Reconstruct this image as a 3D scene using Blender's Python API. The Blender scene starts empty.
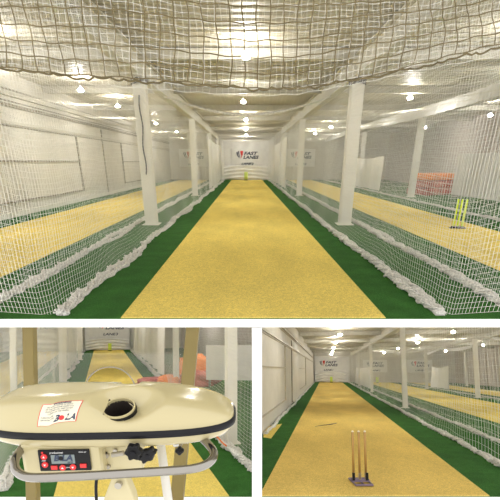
import bpy, math, random
import numpy as np
from mathutils import Matrix, Vector
random.seed(4); rng = np.random.default_rng(4)
C = bpy.context.scene.collection
PI = math.pi

# ------------------------------------------------------------------ halls
# Three practice halls: a raked upper hall (level with the world) and two lower halls turned to either side.
F, XP, YP = 400., 246., 330.
def ray(x, y): return np.array([(x-XP)/F, 1., (YP-y)/F])
class Hall:
    def __init__(s, vx, vy, h):
        d = ray(vx, vy); d /= np.linalg.norm(d)
        n = np.cross([1, 0, 0], d); n /= np.linalg.norm(n)
        s.B = np.array([np.cross(d, n), d, n]); s.h = h
    def at(s, x, y, z=0.):
        r = s.B @ ray(x, y); p = r*(z-s.h)/r[2]; return float(p[0]), float(p[1])
    def atY(s, x, y, Y):
        r = s.B @ ray(x, y); p = r*Y/r[1]; return float(p[0]), float(p[2]+s.h)
    def atX(s, x, y, X):
        r = s.B @ ray(x, y); p = r*X/r[0]; return float(p[1]), float(p[2]+s.h)
U = Hall(246, 162, 1.6)      # upper hall
L = Hall(102, 321, 2.9)      # lower left hall
G = Hall(326, 370, 1.6)      # lower right hall
S = Hall(246, 330, 0.)       # stand in front of the lower left hall (level with the eye)
def finish(h):
    A = U.B @ h.B.T
    h.M = Matrix.Translation((0, 0, 1.6)) @ Matrix([list(r) for r in A]).to_4x4() @ Matrix.Translation((0, 0, -h.h))
for h in (U, L, G, S): finish(h)

# ------------------------------------------------------------------ materials
def mat(name, col, rough=.6, metal=0., noise=None, bump=None, coat=0., alpha=None, spec=None):
    m = bpy.data.materials.new(name); m.use_nodes = True
    nt = m.node_tree; b = nt.nodes['Principled BSDF']
    b.inputs['Base Color'].default_value = (*col, 1); b.inputs['Roughness'].default_value = rough
    b.inputs['Metallic'].default_value = metal; b.inputs['Coat Weight'].default_value = coat
    if spec is not None: b.inputs['Specular IOR Level'].default_value = spec
    tc = nt.nodes.new('ShaderNodeTexCoord')
    if noise:
        layers = noise
        prev = None
        for (scale, lo, hi, vec) in layers:
            mp = nt.nodes.new('ShaderNodeMapping'); mp.inputs['Scale'].default_value = vec
            nt.links.new(tc.outputs['Object'], mp.inputs['Vector'])
            n = nt.nodes.new('ShaderNodeTexNoise'); n.inputs['Scale'].default_value = scale; n.inputs['Detail'].default_value = 4
            nt.links.new(mp.outputs[0], n.inputs['Vector'])
            r = nt.nodes.new('ShaderNodeMapRange'); r.inputs['From Min'].default_value = .3; r.inputs['From Max'].default_value = .7
            r.inputs['To Min'].default_value = lo; r.inputs['To Max'].default_value = hi
            nt.links.new(n.outputs['Fac'], r.inputs['Value'])
            v = nt.nodes.new('ShaderNodeVectorMath'); v.operation = 'SCALE'
            if prev is None: v.inputs[0].default_value = col
            else: nt.links.new(prev, v.inputs[0])
            nt.links.new(r.outputs[0], v.inputs['Scale']); prev = v.outputs[0]
        nt.links.new(prev, b.inputs['Base Color'])
    if bump:
        n = nt.nodes.new('ShaderNodeTexNoise'); n.inputs['Scale'].default_value = bump[0]; n.inputs['Detail'].default_value = 3
        nt.links.new(tc.outputs['Object'], n.inputs['Vector'])
        bp = nt.nodes.new('ShaderNodeBump'); bp.inputs['Strength'].default_value = bump[1]; bp.inputs['Distance'].default_value = .01
        nt.links.new(n.outputs['Fac'], bp.inputs['Height']); nt.links.new(bp.outputs[0], b.inputs['Normal'])
    if alpha is not None: b.inputs['Alpha'].default_value = alpha
    return m
def emit(name, col, s):
    m = bpy.data.materials.new(name); m.use_nodes = True; nt = m.node_tree
    nt.nodes.remove(nt.nodes['Principled BSDF']); e = nt.nodes.new('ShaderNodeEmission')
    e.inputs['Color'].default_value = (*col, 1); e.inputs['Strength'].default_value = s
    nt.links.new(e.outputs[0], nt.nodes['Material Output'].inputs['Surface']); return m
one = (1, 1, 1)
M = dict(
    yellow=mat('yellow_turf', (.86, .67, .17), .95, noise=[(75, .70, 1.25, one), (1.2, .88, 1.10, (1, .35, 1)), (14, .94, 1.05, one)], bump=(150, .6), spec=.1),
    tan=mat('tan_turf', (.80, .575, .16), .95, noise=[(75, .70, 1.25, one), (.9, .82, 1.10, (1, .4, 1)), (14, .94, 1.05, one)], bump=(150, .6), spec=.1),  # yellow turf with the lower right hall's warmer light tint put into its colour
    green=mat('green_turf', (.036, .125, .024), .95, noise=[(70, .6, 1.4, one), (3, .85, 1.2, one)], bump=(150, .6), spec=.1),
    paint=mat('white_paint', (.83, .80, .72), .55, noise=[(2, .93, 1.03, one)]),
    slab=mat('white_slab', (.93, .93, .93), .7),
    wall=mat('cream_wall', (.70, .67, .605), .8, noise=[(1.5, .93, 1.03, one), (12, .97, 1.03, one)], bump=(40, .15)),
    seam2=mat('pale_seam', (.52, .47, .38), .8),
    seam=mat('dark_seam', (.30, .27, .21), .8),
    ceil=mat('metal_deck', (.47, .43, .33), .5, noise=[(3, .92, 1.05, (1, .2, 1))]),
    beam=mat('beam_paint', (.56, .53, .44), .5, noise=[(4, .9, 1.05, one)]),
    net=mat('white_net', (.86, .85, .80), .8, spec=.1),
    cnet=mat('ceiling_net', (.80, .77, .66), .8, spec=.1),
    khaki=mat('khaki_cord', (.15, .122, .066), .85, spec=.1, noise=[(9, .8, 1.3, one)]),
    khaki2=mat('fine_cord', (.62, .56, .42), .85, spec=.1),
    hem=mat('bunched_net', (.84, .82, .77), .9, noise=[(35, .62, 1.15, one)], bump=(60, 1.)),
    sheet=mat('white_sheet', (.88, .87, .84), .6, noise=[(3, .96, 1.03, one)]),
    black=mat('black_plastic', (.008, .008, .009), .45, spec=.25),
    dark=mat('dark_inside', (.03, .022, .018), .6),
    rubber=mat('black_rubber', (.006, .006, .009), .5, spec=.3),
    ink=mat('navy_ink', (.03, .045, .09), .6), red=mat('red_ink', (.75, .05, .03), .6),
    neon=mat('neon_plastic', (.78, 1.0, .01), .4),
    wood=mat('varnished_wood', (.38, .215, .055), .4, noise=[(6, .85, 1.15, (8, 8, 1))]),
    tip=mat('pale_tip', (.8, .72, .55), .5), purple=mat('purple_metal', (.22, .17, .24), .35, metal=.6),
    brick=None,
    board=mat('pale_board', (.80, .77, .74), .6, noise=[(2, .95, 1.04, one)]),
    orange=mat('orange_vinyl', (.85, .25, .04), .6, noise=[(5, .8, 1.15, one)]), crimson=mat('crimson_vinyl', (.50, .10, .07), .6, noise=[(5, .7, 1.2, one)]),
    cream=mat('cream_gloss', (.52, .45, .245), .16, coat=.6),
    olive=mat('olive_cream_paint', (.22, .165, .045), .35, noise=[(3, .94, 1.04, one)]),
    creamm=mat('cream_paint', (.62, .55, .33), .4),
    chrome=mat('chrome', (.33, .315, .29), .16, metal=1.), lcd=mat('lcd_glass', (.20, .24, .24), .25),
    button=mat('red_button', (.75, .03, .03), .4), decal=mat('decal', (.80, .75, .58), .35),
    whitei=mat('white_ink', (.85, .85, .85), .5), steel=mat('steel', (.45, .42, .36), .35, metal=.8),
    cord=mat('orange_cord', (.85, .22, .05), .7), cable=mat('dark_cable', (.05, .045, .05), .6),
    lamp=emit('lamp_glow', (1, .972, .92), 640.), housing=mat('lamp_housing', (.6, .6, .58), .4),
)
def brick():
    m = bpy.data.materials.new('painted_brick'); m.use_nodes = True; nt = m.node_tree; b = nt.nodes['Principled BSDF']
    tc = nt.nodes.new('ShaderNodeTexCoord'); sp = nt.nodes.new('ShaderNodeSeparateXYZ'); cb = nt.nodes.new('ShaderNodeCombineXYZ')
    ad = nt.nodes.new('ShaderNodeMath'); nt.links.new(tc.outputs['Object'], sp.inputs[0])
    nt.links.new(sp.outputs[0], ad.inputs[0]); nt.links.new(sp.outputs[1], ad.inputs[1]); nt.links.new(ad.outputs[0], cb.inputs[0]); nt.links.new(sp.outputs[2], cb.inputs[1])
    br = nt.nodes.new('ShaderNodeTexBrick'); br.inputs['Scale'].default_value = 1.6
    br.inputs['Color1'].default_value = (.66, .58, .53, 1); br.inputs['Color2'].default_value = (.58, .50, .455, 1); br.inputs['Mortar'].default_value = (.72, .67, .62, 1)
    nt.links.new(cb.outputs[0], br.inputs['Vector']); nt.links.new(br.outputs['Color'], b.inputs['Base Color']); b.inputs['Roughness'].default_value = .8
    return m
M['brick'] = brick()
def clear():
    m = bpy.data.materials.new('clear_sheet'); m.use_nodes = True; nt = m.node_tree; b = nt.nodes['Principled BSDF']
    b.inputs['Base Color'].default_value = (.85, .84, .80, 1); b.inputs['Roughness'].default_value = .15
    t = nt.nodes.new('ShaderNodeBsdfTransparent'); mx = nt.nodes.new('ShaderNodeMixShader'); mx.inputs[0].default_value = .04
    nt.links.new(t.outputs[0], mx.inputs[1]); nt.links.new(b.outputs[0], mx.inputs[2]); nt.links.new(mx.outputs[0], nt.nodes['Material Output'].inputs['Surface'])
    return m
M['clear'] = clear()

# ------------------------------------------------------------------ mesh helpers
class MB:
    def __init__(s): s.v = []; s.f = []
    def add(s, vs, fs):
        o = len(s.v); s.v += [tuple(p) for p in vs]; s.f += [tuple(i+o for i in f) for f in fs]; return s
    def box(s, a, b):
        x0, y0, z0 = a; x1, y1, z1 = b
        return s.add([(x0,y0,z0),(x1,y0,z0),(x1,y1,z0),(x0,y1,z0),(x0,y0,z1),(x1,y0,z1),(x1,y1,z1),(x0,y1,z1)],
                     [(3,2,1,0),(4,5,6,7),(0,1,5,4),(1,2,6,5),(2,3,7,6),(3,0,4,7)])
    def prism(s, poly, z0, z1):      # poly in XY
        n = len(poly)
        return s.add([(x, y, z0) for x, y in poly]+[(x, y, z1) for x, y in poly],
                     [tuple(range(n-1, -1, -1)), tuple(range(n, 2*n))]+[(i, (i+1) % n, n+(i+1) % n, n+i) for i in range(n)])
    def tube(s, pts, r, n=8, closed=False):
        P = [Vector(p) for p in pts]; m = len(P); R = r if isinstance(r, (list, tuple)) else [r]*m
        vs = []; prev = None
        for i in range(m):
            t = (P[min(i+1, m-1)]-P[max(i-1, 0)]) if not closed else (P[(i+1) % m]-P[i-1])
            t.normalize()
            if prev is None: a = Vector((0, 0, 1)) if abs(t.z) < .9 else Vector((1, 0, 0)); u = t.cross(a).normalized()
            else: u = (prev-t*prev.dot(t)).normalized()
            prev = u; w = t.cross(u)
            for k in range(n):
                q = 2*PI*k/n; vs.append(P[i]+(u*math.cos(q)+w*math.sin(q))*R[i])
        fs = []
        for i in range(m if closed else m-1):
            j = (i+1) % m
            for k in range(n): fs.append((i*n+k, j*n+k, j*n+(k+1) % n, i*n+(k+1) % n))
        if not closed: fs += [tuple(range(n)), tuple(range((m-1)*n+n-1, (m-1)*n-1, -1))]
        return s.add(vs, fs)
    def lathe(s, prof, o=(0, 0, 0), n=24, axis='z'):
        vs = []; m = len(prof)
        for r, z in prof:
            for k in range(n):
                q = 2*PI*k/n; p = (r*math.cos(q), r*math.sin(q), z)
                if axis == 'y': p = (p[0], p[2], p[1])
                vs.append((p[0]+o[0], p[1]+o[1], p[2]+o[2]))
        fs = [(i*n+k, i*n+(k+1) % n, (i+1)*n+(k+1) % n, (i+1)*n+k) for i in range(m-1) for k in range(n)]
        fs += [tuple(range(n-1, -1, -1)), tuple(range((m-1)*n, m*n))]
        return s.add(vs, fs)
    def strands(s, A, n, r):         # A: S x N x 3, thin three-sided cords
        A = np.asarray(A, float); T_ = np.gradient(A, axis=1); T_ /= np.linalg.norm(T_, axis=2, keepdims=True)+1e-9
        n = np.asarray(n, float); b = np.cross(T_, n); b /= np.linalg.norm(b, axis=2, keepdims=True)+1e-9
        ring = [A+n*r, A+b*(.87*r)-n*(.5*r), A-b*(.87*r)-n*(.5*r)]
        V = np.stack(ring, axis=2); Sn, N = A.shape[:2]; base = len(s.v)
        s.v += list(map(tuple, V.reshape(-1, 3)))
        idx = base+np.arange(Sn*N*3).reshape(Sn, N, 3)
        for k in range(3):
            k2 = (k+1) % 3
            q = np.stack([idx[:, :-1, k], idx[:, 1:, k], idx[:, 1:, k2], idx[:, :-1, k2]], -1).reshape(-1, 4)
            s.f += list(map(tuple, q.tolist()))
        return s
    def build(s, name, m, parent=None, hall=None, smooth=False, bevel=0., loc=(0, 0, 0)):
        me = bpy.data.meshes.new(name); me.from_pydata(s.v, [], s.f); me.update()
        me.materials.append(M[m] if isinstance(m, str) else m)
        if smooth:
            me.polygons.foreach_set('use_smooth', [True]*len(me.polygons))
        o = bpy.data.objects.new(name, me); C.objects.link(o)
        if parent is not None: o.parent = parent
        elif hall is not None: o.matrix_basis = hall.M @ Matrix.Translation(loc)
        if bevel: bm = o.modifiers.new('bevel', 'BEVEL'); bm.width = bevel; bm.segments = 2; bm.limit_method = 'ANGLE'
        return o
def tag(o, label=None, cat=None, group=None, kind=None):
    if label: o['label'] = label
    if cat: o['category'] = cat
    if group: o['group'] = group
    if kind: o['kind'] = kind
    return o
def thing(name, label, cat, hall, loc, rz=0, group=None, rot=None):
    o = bpy.data.objects.new(name, None); C.objects.link(o); o.empty_display_size = .1
    R = Matrix.Rotation(rz, 4, 'Z') if rot is None else rot
    o.matrix_basis = hall.M @ Matrix.Translation(loc) @ R
    return tag(o, label, cat, group)
def copy_tree(o, parent=None):
    c = o.copy(); C.objects.link(c)
    if parent is not None: c.parent = parent
    for ch in list(o.children): copy_tree(ch, c)
    return c
def struct(mb, name, m, hall, **k): return tag(mb.build(name, m, hall=hall, **k), kind='structure')
def text_mb(txt, size, m=None, bold=0., shear=0., sx=1.):
    cu = bpy.data.curves.new('t', 'FONT'); cu.body = txt; cu.size = size; cu.align_x = 'CENTER'; cu.align_y = 'CENTER'
    cu.extrude = .002; cu.offset = bold; cu.shear = shear; cu.resolution_u = 3
    o = bpy.data.objects.new('t', cu); C.objects.link(o)
    dg = bpy.context.evaluated_depsgraph_get(); me = bpy.data.meshes.new_from_object(o.evaluated_get(dg))
    vs = [(v.co.x*sx, v.co.y, v.co.z) for v in me.vertices]; fs = [tuple(p.vertices) for p in me.polygons]
    bpy.data.objects.remove(o); bpy.data.curves.remove(cu); bpy.data.meshes.remove(me)
    return vs, fs
def put_text(mb, txt, size, fn, **k):
    vs, fs = text_mb(txt, size, **k); mb.add([fn(*v) for v in vs], fs)

# ------------------------------------------------------------------ generic pieces of a hall
R_thin = .013
def net_obj(name, label, hall, P, nu, nv, su, sv, nrm, r, m='net', group=None, hem=None, cat='net', hemname='bunched_hem'):
    """P(u,v) -> x,y,z arrays; nu/nv cells; su/sv samples along a cord"""
    mb = MB()
    u = np.linspace(0, 1, su); v = np.linspace(0, 1, sv)
    if nv: a = np.stack(P(*np.meshgrid(u, np.linspace(0, 1, nv+1))), -1); mb.strands(a, nrm, r)
    g = np.meshgrid(np.linspace(0, 1, nu+1), v, indexing='ij'); mb.strands(np.stack(P(*g), -1), nrm, r)
    root = thing(name, label, cat, hall, (0, 0, 0), group=group)
    mb.build('netting', m, parent=root)
    if hem:
        h = MB()
        for pts, rad in hem:
            h.tube([(p[0], p[1], p[2]*.8) for p in pts], [q*.72 for q in rad], 7)
            for k in range(4):
                ph_ = k*1.7+pts[0][0]; fine = []
                for i in range(len(pts)*3-3):
                    a = pts[i//3]; b = pts[i//3+1]; f = (i % 3)/3; R0 = rad[i//3]; y = a[1]+(b[1]-a[1])*f
                    q = y*(5.1+1.3*k)+ph_
                    fine.append((a[0]+(b[0]-a[0])*f+R0*1.05*math.cos(q), y, max(.012, (a[2]+(b[2]-a[2])*f)*.9+R0*.8*math.sin(q))))
                h.tube(fine, R_thin, 5)
        h.build(hemname, 'hem', parent=root, smooth=True)
    return root
def heap(X, y0, y1, rad, wob=.05, z=.0, step=.14, seed=1, k=0.):
    rr = random.Random(seed); out = []; rs = []
    y = y0
    ph = rr.random()*9
    while y < y1:
        out.append((X+k*(y-y0)+wob*math.sin(y*1.7+ph)+wob*.6*math.sin(y*.63+2*ph)+rr.uniform(-.02, .02), y, z+rad*.7+rr.uniform(-.3, .3)*rad))
        rs.append(rad*rr.uniform(.65, 1.3)); y += step
    return out, rs
def side_net(hall, X, y0, y1, H, label, cell=.09, r=.0018, rad=.09, seed=1, group=None, lean=0., wob=.028, ahead=0.):
    ph = seed*1.3; ys = y0; y0 = y0-ahead
    def P(u, v):
        y = y0+u*(y1-y0)
        x = X+.04*np.sin(y*.8+ph)*np.sin(v*PI)+.015*np.sin(y*2.3+v*4+ph)*(1-v*.6)+lean*v
        top = H-.10*np.abs(np.sin(y*PI/5.2))
        zb_ = .06+np.maximum(0, (ys-y)*.40+.0)
        z = zb_+v*(top-zb_)+.018*np.sin(y*3.1+v*7)*(y > ys)
        return x, y+.03*np.sin(v*9+y), z
    L_ = y1-y0
    return net_obj('side_net', label, hall, P, int(L_/cell), int(H/cell), int(L_/.3), 14, (1, 0, 0), r,
                   hem=[heap(X, ys+.08, y1, rad, seed=seed, wob=wob), heap(X+.05, ys+.08, y1, rad*.7, seed=seed+7, wob=wob+.03)], group=group)
def make_post(hall, X, Y, H, label, group, w=.26):
    t = thing('steel_post', label, 'post', hall, (X, Y, 0), group=group)
    s = MB(); a = w/2; s.box((-a, -a, 0), (a, -a+.03, H)); s.box((-a, a-.03, 0), (a, a, H)); s.box((-.07, -a+.03, 0), (.07, a-.03, H))
    s.build('shaft', 'paint', parent=t)
    MB().box((-a-.07, -a-.07, 0.006), (a+.07, a+.07, .03)).build('base_plate', 'paint', parent=t)
    MB().box((-a-.03, -a-.03, H-.02), (a+.03, a+.03, H)).build('cap_plate', 'beam', parent=t)
    return t
def ibeam(hall, a, b, z0, z1, name, label, w=.2, along='y', group=None, parts=True):
    t = thing(name, label, 'beam', hall, (0, 0, 0), group=group)
    if along == 'y':
        c = (a[0]+b[0])/2
        MB().box((c-w/2, a[1], z0), (c+w/2, b[1], z0+.03)).build('flange', 'beam', parent=t)
        MB().box((c-w/2, a[1], z1-.03), (c+w/2, b[1], z1)).build('flange', 'beam', parent=t)
        MB().box((c-.02, a[1], z0+.03), (c+.02, b[1], z1-.03)).build('web', 'beam', parent=t)
    else:
        c = (a[1]+b[1])/2
        MB().box((a[0], c-w/2, z0), (b[0], c+w/2, z0+.03)).build('flange', 'beam', parent=t)
        MB().box((a[0], c-w/2, z1-.03), (b[0], c+w/2, z1)).build('flange', 'beam', parent=t)
        MB().box((a[0], c-.02, z0+.03), (b[0], c+.02, z1-.03)).build('web', 'beam', parent=t)
    return t
_lamp = None
def lamp(hall, X, Y, z, zc, label, group):
    global _lamp
    if _lamp is None:
        t = thing('pendant_lamp', label, 'lamp', hall, (X, Y, z), group=group)
        g = MB(); g.lathe([(.012, -.045), (.05, -.04), (.08, -.02), (.09, .0), (.08, .025), (.045, .045), (.02, .05)], n=14); g.build('globe', 'lamp', parent=t, smooth=True)
        MB().lathe([(.03, .05), (.03, .12)], n=10).build('socket', 'housing', parent=t)
        MB().tube([(0, 0, .12), (0, 0, zc-z)], .008, 6).build('rod', 'housing', parent=t)
        _lamp = t; return t
    c = copy_tree(_lamp); c.matrix_basis = hall.M @ Matrix.Translation((X, Y, z)); tag(c, label, 'lamp', group); return c
def deck(hall, x0, x1, y0, y1, z, name='ceiling'):
    prof = []; y = y0; k = 0
    while y < y1:
        prof += [(y, z), (y+.16, z), (y+.20, z+.06), (y+.30, z+.06)]; y += .34
    vs = [(x0, a, b) for a, b in prof]+[(x1, a, b) for a, b in prof]; n = len(prof)
    vs += [(x0, a, b+.03) for a, b in prof]+[(x1, a, b+.03) for a, b in prof]
    fs = [(i, i+1, n+i+1, n+i) for i in range(n-1)]+[(2*n+i, 3*n+i, 3*n+i+1, 2*n+i+1) for i in range(n-1)]
    return struct(MB().add(vs, fs), name, 'ceil', hall)
def strip(hall, poly, z, th, name, m, label, cat='turf', group=None):
    o = MB().prism(poly, z, z+th).build(name, m, hall=hall); return tag(o, label, cat, group)

def stumps(hall, X, Y, label, kind='neon', rz=0., group=None, s=1.):
    t = thing('cricket_stumps', label, 'stumps', hall, (X, Y, .02), rz, group)
    for k in (-1, 0, 1):
        x = k*(.105 if kind == 'neon' else .088)
        st = MB(); st.lathe([(.017*s, .04), (.018*s, .60), (.018*s, .68), (.016*s, .70)], (x, 0, 0), 12)
        o = st.build('stump', kind, parent=t, smooth=True)
        MB().lathe([(.017*s, .70), (.015*s, .715), (.008*s, .72)], (x, 0, 0), 12).build('tip', 'tip' if kind == 'wood' else 'neon', parent=o)
    b = MB()
    if kind == 'neon':
        b.box((-.19, -.07, 0), (.19, .07, .02)); b.box((-.15, -.035, .02), (.15, .035, .05)); b.box((-.02, -.10, 0), (.02, .10, .018))
        b.build('base', 'black', parent=t, bevel=.004)
    else:
        for k in (-1, 1):
            b.tube([(-.12, k*.17-.03, .02), (.12, k*.17-.03, .02)], .015, 8)
        for k in (-1, 0, 1): b.tube([(k*.115, -.20, .02), (k*.115, .14, .02)], .013, 8)
        b.tube([(-.13, -.05, .03), (.13, -.05, .03)], .010, 8)
        b.tube([(-.13, .0, .035), (.13, .0, .035)], .016, 8)
        b.build('base', 'purple', parent=t)
        for k in (-1, 0, 1):
            sp = MB(); pts = []
            for i in range(49):
                q = i*PI/4; pts.append((k*.088+.021*math.cos(q), .021*math.sin(q), .035+i*.0021))
            sp.tube(pts, .003, 5); sp.build('spring', 'steel', parent=t)
        for k in (-1, 1):
            cl = MB().box((k*.095-.018, -.035, .03), (k*.095+.018, -.02, .14)); cl.build('clamp', 'black', parent=t)
    return t

def curtain(hall, x0, x1, Y, z0, z1, label, amp=.06, n=9, swag=False, group=None, name='curtain_sheet', ny=24):
    nx = 90; vs = []; fs = []
    for i in range(nx+1):
        u = i/nx; x = x0+u*(x1-x0)
        for j in range(ny+1):
            v = j/ny; z = z0+v*(z1-z0)
            w = amp*math.sin(u*n*2*PI+1.2*math.sin(v*3))*(1-.5*v)
            if swag: w += amp*math.sin(6*PI*(v+.8*(u-.5)**2)*1.3)*.8
            vs.append((x, Y+w, z+.04*math.sin(u*7)*(1-v)))
    for i in range(nx):
        for j in range(ny):
            a = i*(ny+1)+j; fs.append((a, a+ny+1, a+ny+2, a+1))
    m = len(vs); vs += [(x, y+.012, z) for x, y, z in vs]; fs += [tuple(m+k for k in reversed(f)) for f in fs]
    # stitch rim
    rim = [j for j in range(ny+1)]+[i*(ny+1)+ny for i in range(1, nx+1)]+[nx*(ny+1)+j for j in range(ny-1, -1, -1)]+[i*(ny+1) for i in range(nx-1, 0, -1)]
    fs += [(rim[k], rim[(k+1) % len(rim)], m+rim[(k+1) % len(rim)], m+rim[k]) for k in range(len(rim))]
    o = MB().add(vs, fs).build(name, 'sheet', hall=hall, smooth=True); return tag(o, label, 'curtain', group)

def banner(hall, X, Y, z0, z1, w, lane, label, group=None):
    t = thing('lane_banner', label, 'banner', hall, (X, Y, z0), group=group)
    H = z1-z0; nx, nz = 30, 14; vs = []; fs = []
    for i in range(nx+1):
        for j in range(nz+1):
            u, v = i/nx, j/nz; vs.append(((u-.5)*w, .012*math.sin(u*17+v*3)+.01*math.sin(v*11), v*H))
    for i in range(nx):
        for j in range(nz): a = i*(nz+1)+j; fs.append((a, a+nz+1, a+nz+2, a+1))
    m = len(vs); vs += [(x, y+.01, z) for x, y, z in vs]; fs += [tuple(m+k for k in reversed(f)) for f in fs]
    MB().add(vs, fs).build('cloth', 'sheet', parent=t, smooth=True)
    k = w/2.8
    f = lambda dx, dz: (lambda x, y, z: (x+dx*k, -.05-z, y+dz*k))
    for tx, sz, dx, dz, bo, sh, sx in (('FAST', .36, .28, H/k*.5+.34, .012, .25, 1.45), ('LANES', .36, .32, H/k*.5+.02, .012, .25, 1.3), (lane.split()[0], .26, -.08, .22, .006, .2, 1.4), (lane.split()[1], .26, .48, .22, .006, .2, 1.4)):
        a = MB(); put_text(a, tx, sz*k, f(dx, dz), bold=bo, shear=sh, sx=sx); a.build('lettering', 'ink', parent=t)
    # shield-like emblem: curved dark bars and a red swoosh
    cz = H*.5+.2*k; e = MB()
    def blade(pts, mb):
        vs = [(x*k, -.055, cz+z*k) for x, z in pts]+[(x*k, -.045, cz+z*k) for x, z in pts]; n = len(pts)
        mb.add(vs, [tuple(range(n)), tuple(range(2*n-1, n-1, -1))]+[(i, n+i, n+(i+1) % n, (i+1) % n) for i in range(n)])
    blade([(-.95, .26), (-.88, .30), (-.80, -.05), (-.66, -.26), (-.84, -.10), (-.93, .08)], e)
    blade([(-.82, .32), (-.74, .34), (-.70, .0), (-.60, -.24), (-.74, -.06)], e)
    e.build('emblem', 'ink', parent=t)
    r = MB(); blade([(-.62, .34), (-.36, .36), (-.40, .02), (-.58, -.30), (-.52, -.02), (-.60, .16)], r)
    r.build('emblem', 'red', parent=t)['label'] = 'red half of the emblem'
    return t

# ================================================================== UPPER HALL
Y0, Y1 = 4.12, 41.4
zb = U.atY(246, 327.3, Y0)[1]
struct(MB().box((-7.6, Y0, zb), (14.2, Y1+.3, 0)), 'floor', 'slab', U)
HC = 4.1
deck(U, -7.6, 14.2, 2.6, Y1+.2, HC)
struct(MB().box((-7.5, Y0, 0), (-7.25, Y1, HC)), 'wall_left', 'wall', U)
struct(MB().box((-7.5, Y1, 0), (14.2, Y1+.25, HC)), 'wall_back', 'wall', U)
struct(MB().box((13.4, Y0, 0), (13.65, Y1, HC)), 'wall_right', 'brick', U)
n = 0
def trim(hall, a, b, m='seam'):
    global n; n += 1
    struct(MB().box(a, b), 'trim_%d' % n, m, hall)
wx = -7.25
for z, d, m in ((3.45, .10, 'beam'), (3.15, .06, 'seam'), (2.66, .04, 'beam')):
    trim(U, (wx, Y0, z), (wx+d, Y1, z+.09), m)
trim(U, (wx, 5, 3.62), (wx+.03, Y1, 3.66)); trim(U, (wx, 5, 3.30), (wx+.03, Y1, 3.33)); trim(U, (wx, 5, 2.60), (wx+.03, Y1, 2.63))
for ya, yb in ((8.5, 18.8), (25.5, 33)):
    trim(U, (wx, ya, 1.60), (wx+.05, yb, 1.65)); trim(U, (wx, ya, .42), (wx+.05, yb, .47)); trim(U, (wx, yb, .42), (wx+.06, yb+.08, 2.6)); trim(U, (wx, ya-.08, .42), (wx+.06, ya, 2.6))
for yy in (22.2,): trim(U, (wx, yy, .1), (wx+.04, yy+.06, 3.1))
trim(U, (wx, Y0, 0), (wx+.05, Y1, .16), 'paint')

strip(U, [(-3.0, Y0), (3.1, Y0), (3.1, Y1), (-3.0, Y1)], 0, .012, 'green_turf', 'green', 'dark green turf carpet under the centre lane of the large upper view', group=None)
strip(U, [(-1.38, Y0), (1.54, Y0), (1.54, Y1-.4), (-1.38, Y1-.4)], .012, .008, 'yellow_turf', 'yellow', 'wide straw-yellow turf strip running down the middle of the upper view')
strip(U, [(-7.25, Y0), (-3.0, Y0), (-3.0, Y1), (-7.25, Y1)], 0, .010, 'green_turf', 'green', 'green turf carpet behind the left net of the upper view')
strip(U, [(-6.35, Y0), (-3.66, Y0), (-3.66, Y1-.4), (-6.35, Y1-.4)], .010, .008, 'yellow_turf', 'yellow', 'straw-yellow turf strip behind the left net of the upper view')
strip(U, [(3.1, Y0), (7.9, Y0), (7.9, Y1), (3.1, Y1)], 0, .010, 'green_turf', 'green', 'green turf carpet behind the right net of the upper view, under the neon stumps lane')
strip(U, [(4.02, Y0), (6.25, Y0), (6.25, Y1-.4), (4.02, Y1-.4)], .010, .008, 'yellow_turf', 'yellow', 'straw-yellow turf strip with the neon stumps, right side of the upper view')
strip(U, [(7.9, Y0), (13.4, Y0), (13.4, Y1), (7.9, Y1)], 0, .010, 'green_turf', 'green', 'green turf carpet along the brick wall, far right of the upper view')

side_net(U, -2.12, Y0, Y1-.5, 3.5, 'white net with bunched hem lying along the left edge of the centre lane, upper view', seed=1, rad=.06, cell=.062, r=.0015, ahead=2.6)
side_net(U, -3.05, Y0, Y1-.5, 3.5, 'white net behind the left posts, edging the left lane of the upper view', seed=2, rad=.06, cell=.075, r=.0015, ahead=2.6)
side_net(U, 2.15, Y0, Y1-.5, 3.5, 'white net with bunched hem lying along the right edge of the centre lane, upper view', seed=3, rad=.06, cell=.062, r=.0015, ahead=2.6)
side_net(U, 3.10, Y0, Y1-.5, 3.5, 'white net behind the right posts, before the neon stumps lane, upper view', seed=4, rad=.06, cell=.075, r=.0015, ahead=2.6)
side_net(U, 7.40, Y0, Y1-.5, 3.5, 'net between the neon stumps lane and the brick wall, upper view', seed=5, rad=.05, cell=.09)

ordn = ['nearest', 'second nearest', 'third', 'farthest']
for i, Y in enumerate((11.35, 21.6, 31.6)):
    for X, nm in ((-2.6, 'left'), (2.72, 'right')):
        make_post(U, X, Y, 3.5, '%s white post in the row %s of the centre lane, upper view' % (ordn[i], nm), 'posts beside the centre lane of the upper hall', .26 if i else .30)
for i, Y in enumerate((20.8, 30.5)):
    make_post(U, 8.15, Y, 3.5, '%s white post standing past the neon stumps lane, upper view' % ('nearer' if i == 0 else 'farther'), 'posts past the stumps lane of the upper hall')
for X, nm in ((-2.6, 'left'), (2.72, 'right'), (8.15, 'far right')):
    ibeam(U, (X, 2.6), (X, Y1), 3.5, 3.98, 'roof_beam', 'long cream steel beam on top of the %s row of posts, upper view' % nm, .24, group='long beams of the upper hall')
for i, Y in enumerate((11.35, 16.5, 21.6, 26.6, 31.6, 36.6)):
    ibeam(U, (-7.25, Y), (13.4, Y), 3.86, 4.08, 'cross_beam', 'cross beam number %d from the front under the metal ceiling, upper view' % (i+1), .16, along='x', group='cross beams of the upper hall')
cb = MB(); cb.tube([(-2.6+.02*math.sin(i*.7), 11.35-.17, 1.3+i*.1) for i in range(19)], .016, 6)
tag(cb.build('hanging_cord', 'cable', hall=U, smooth=True), 'dark cord hanging down the front of the nearest left post, upper view', 'cord')
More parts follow.
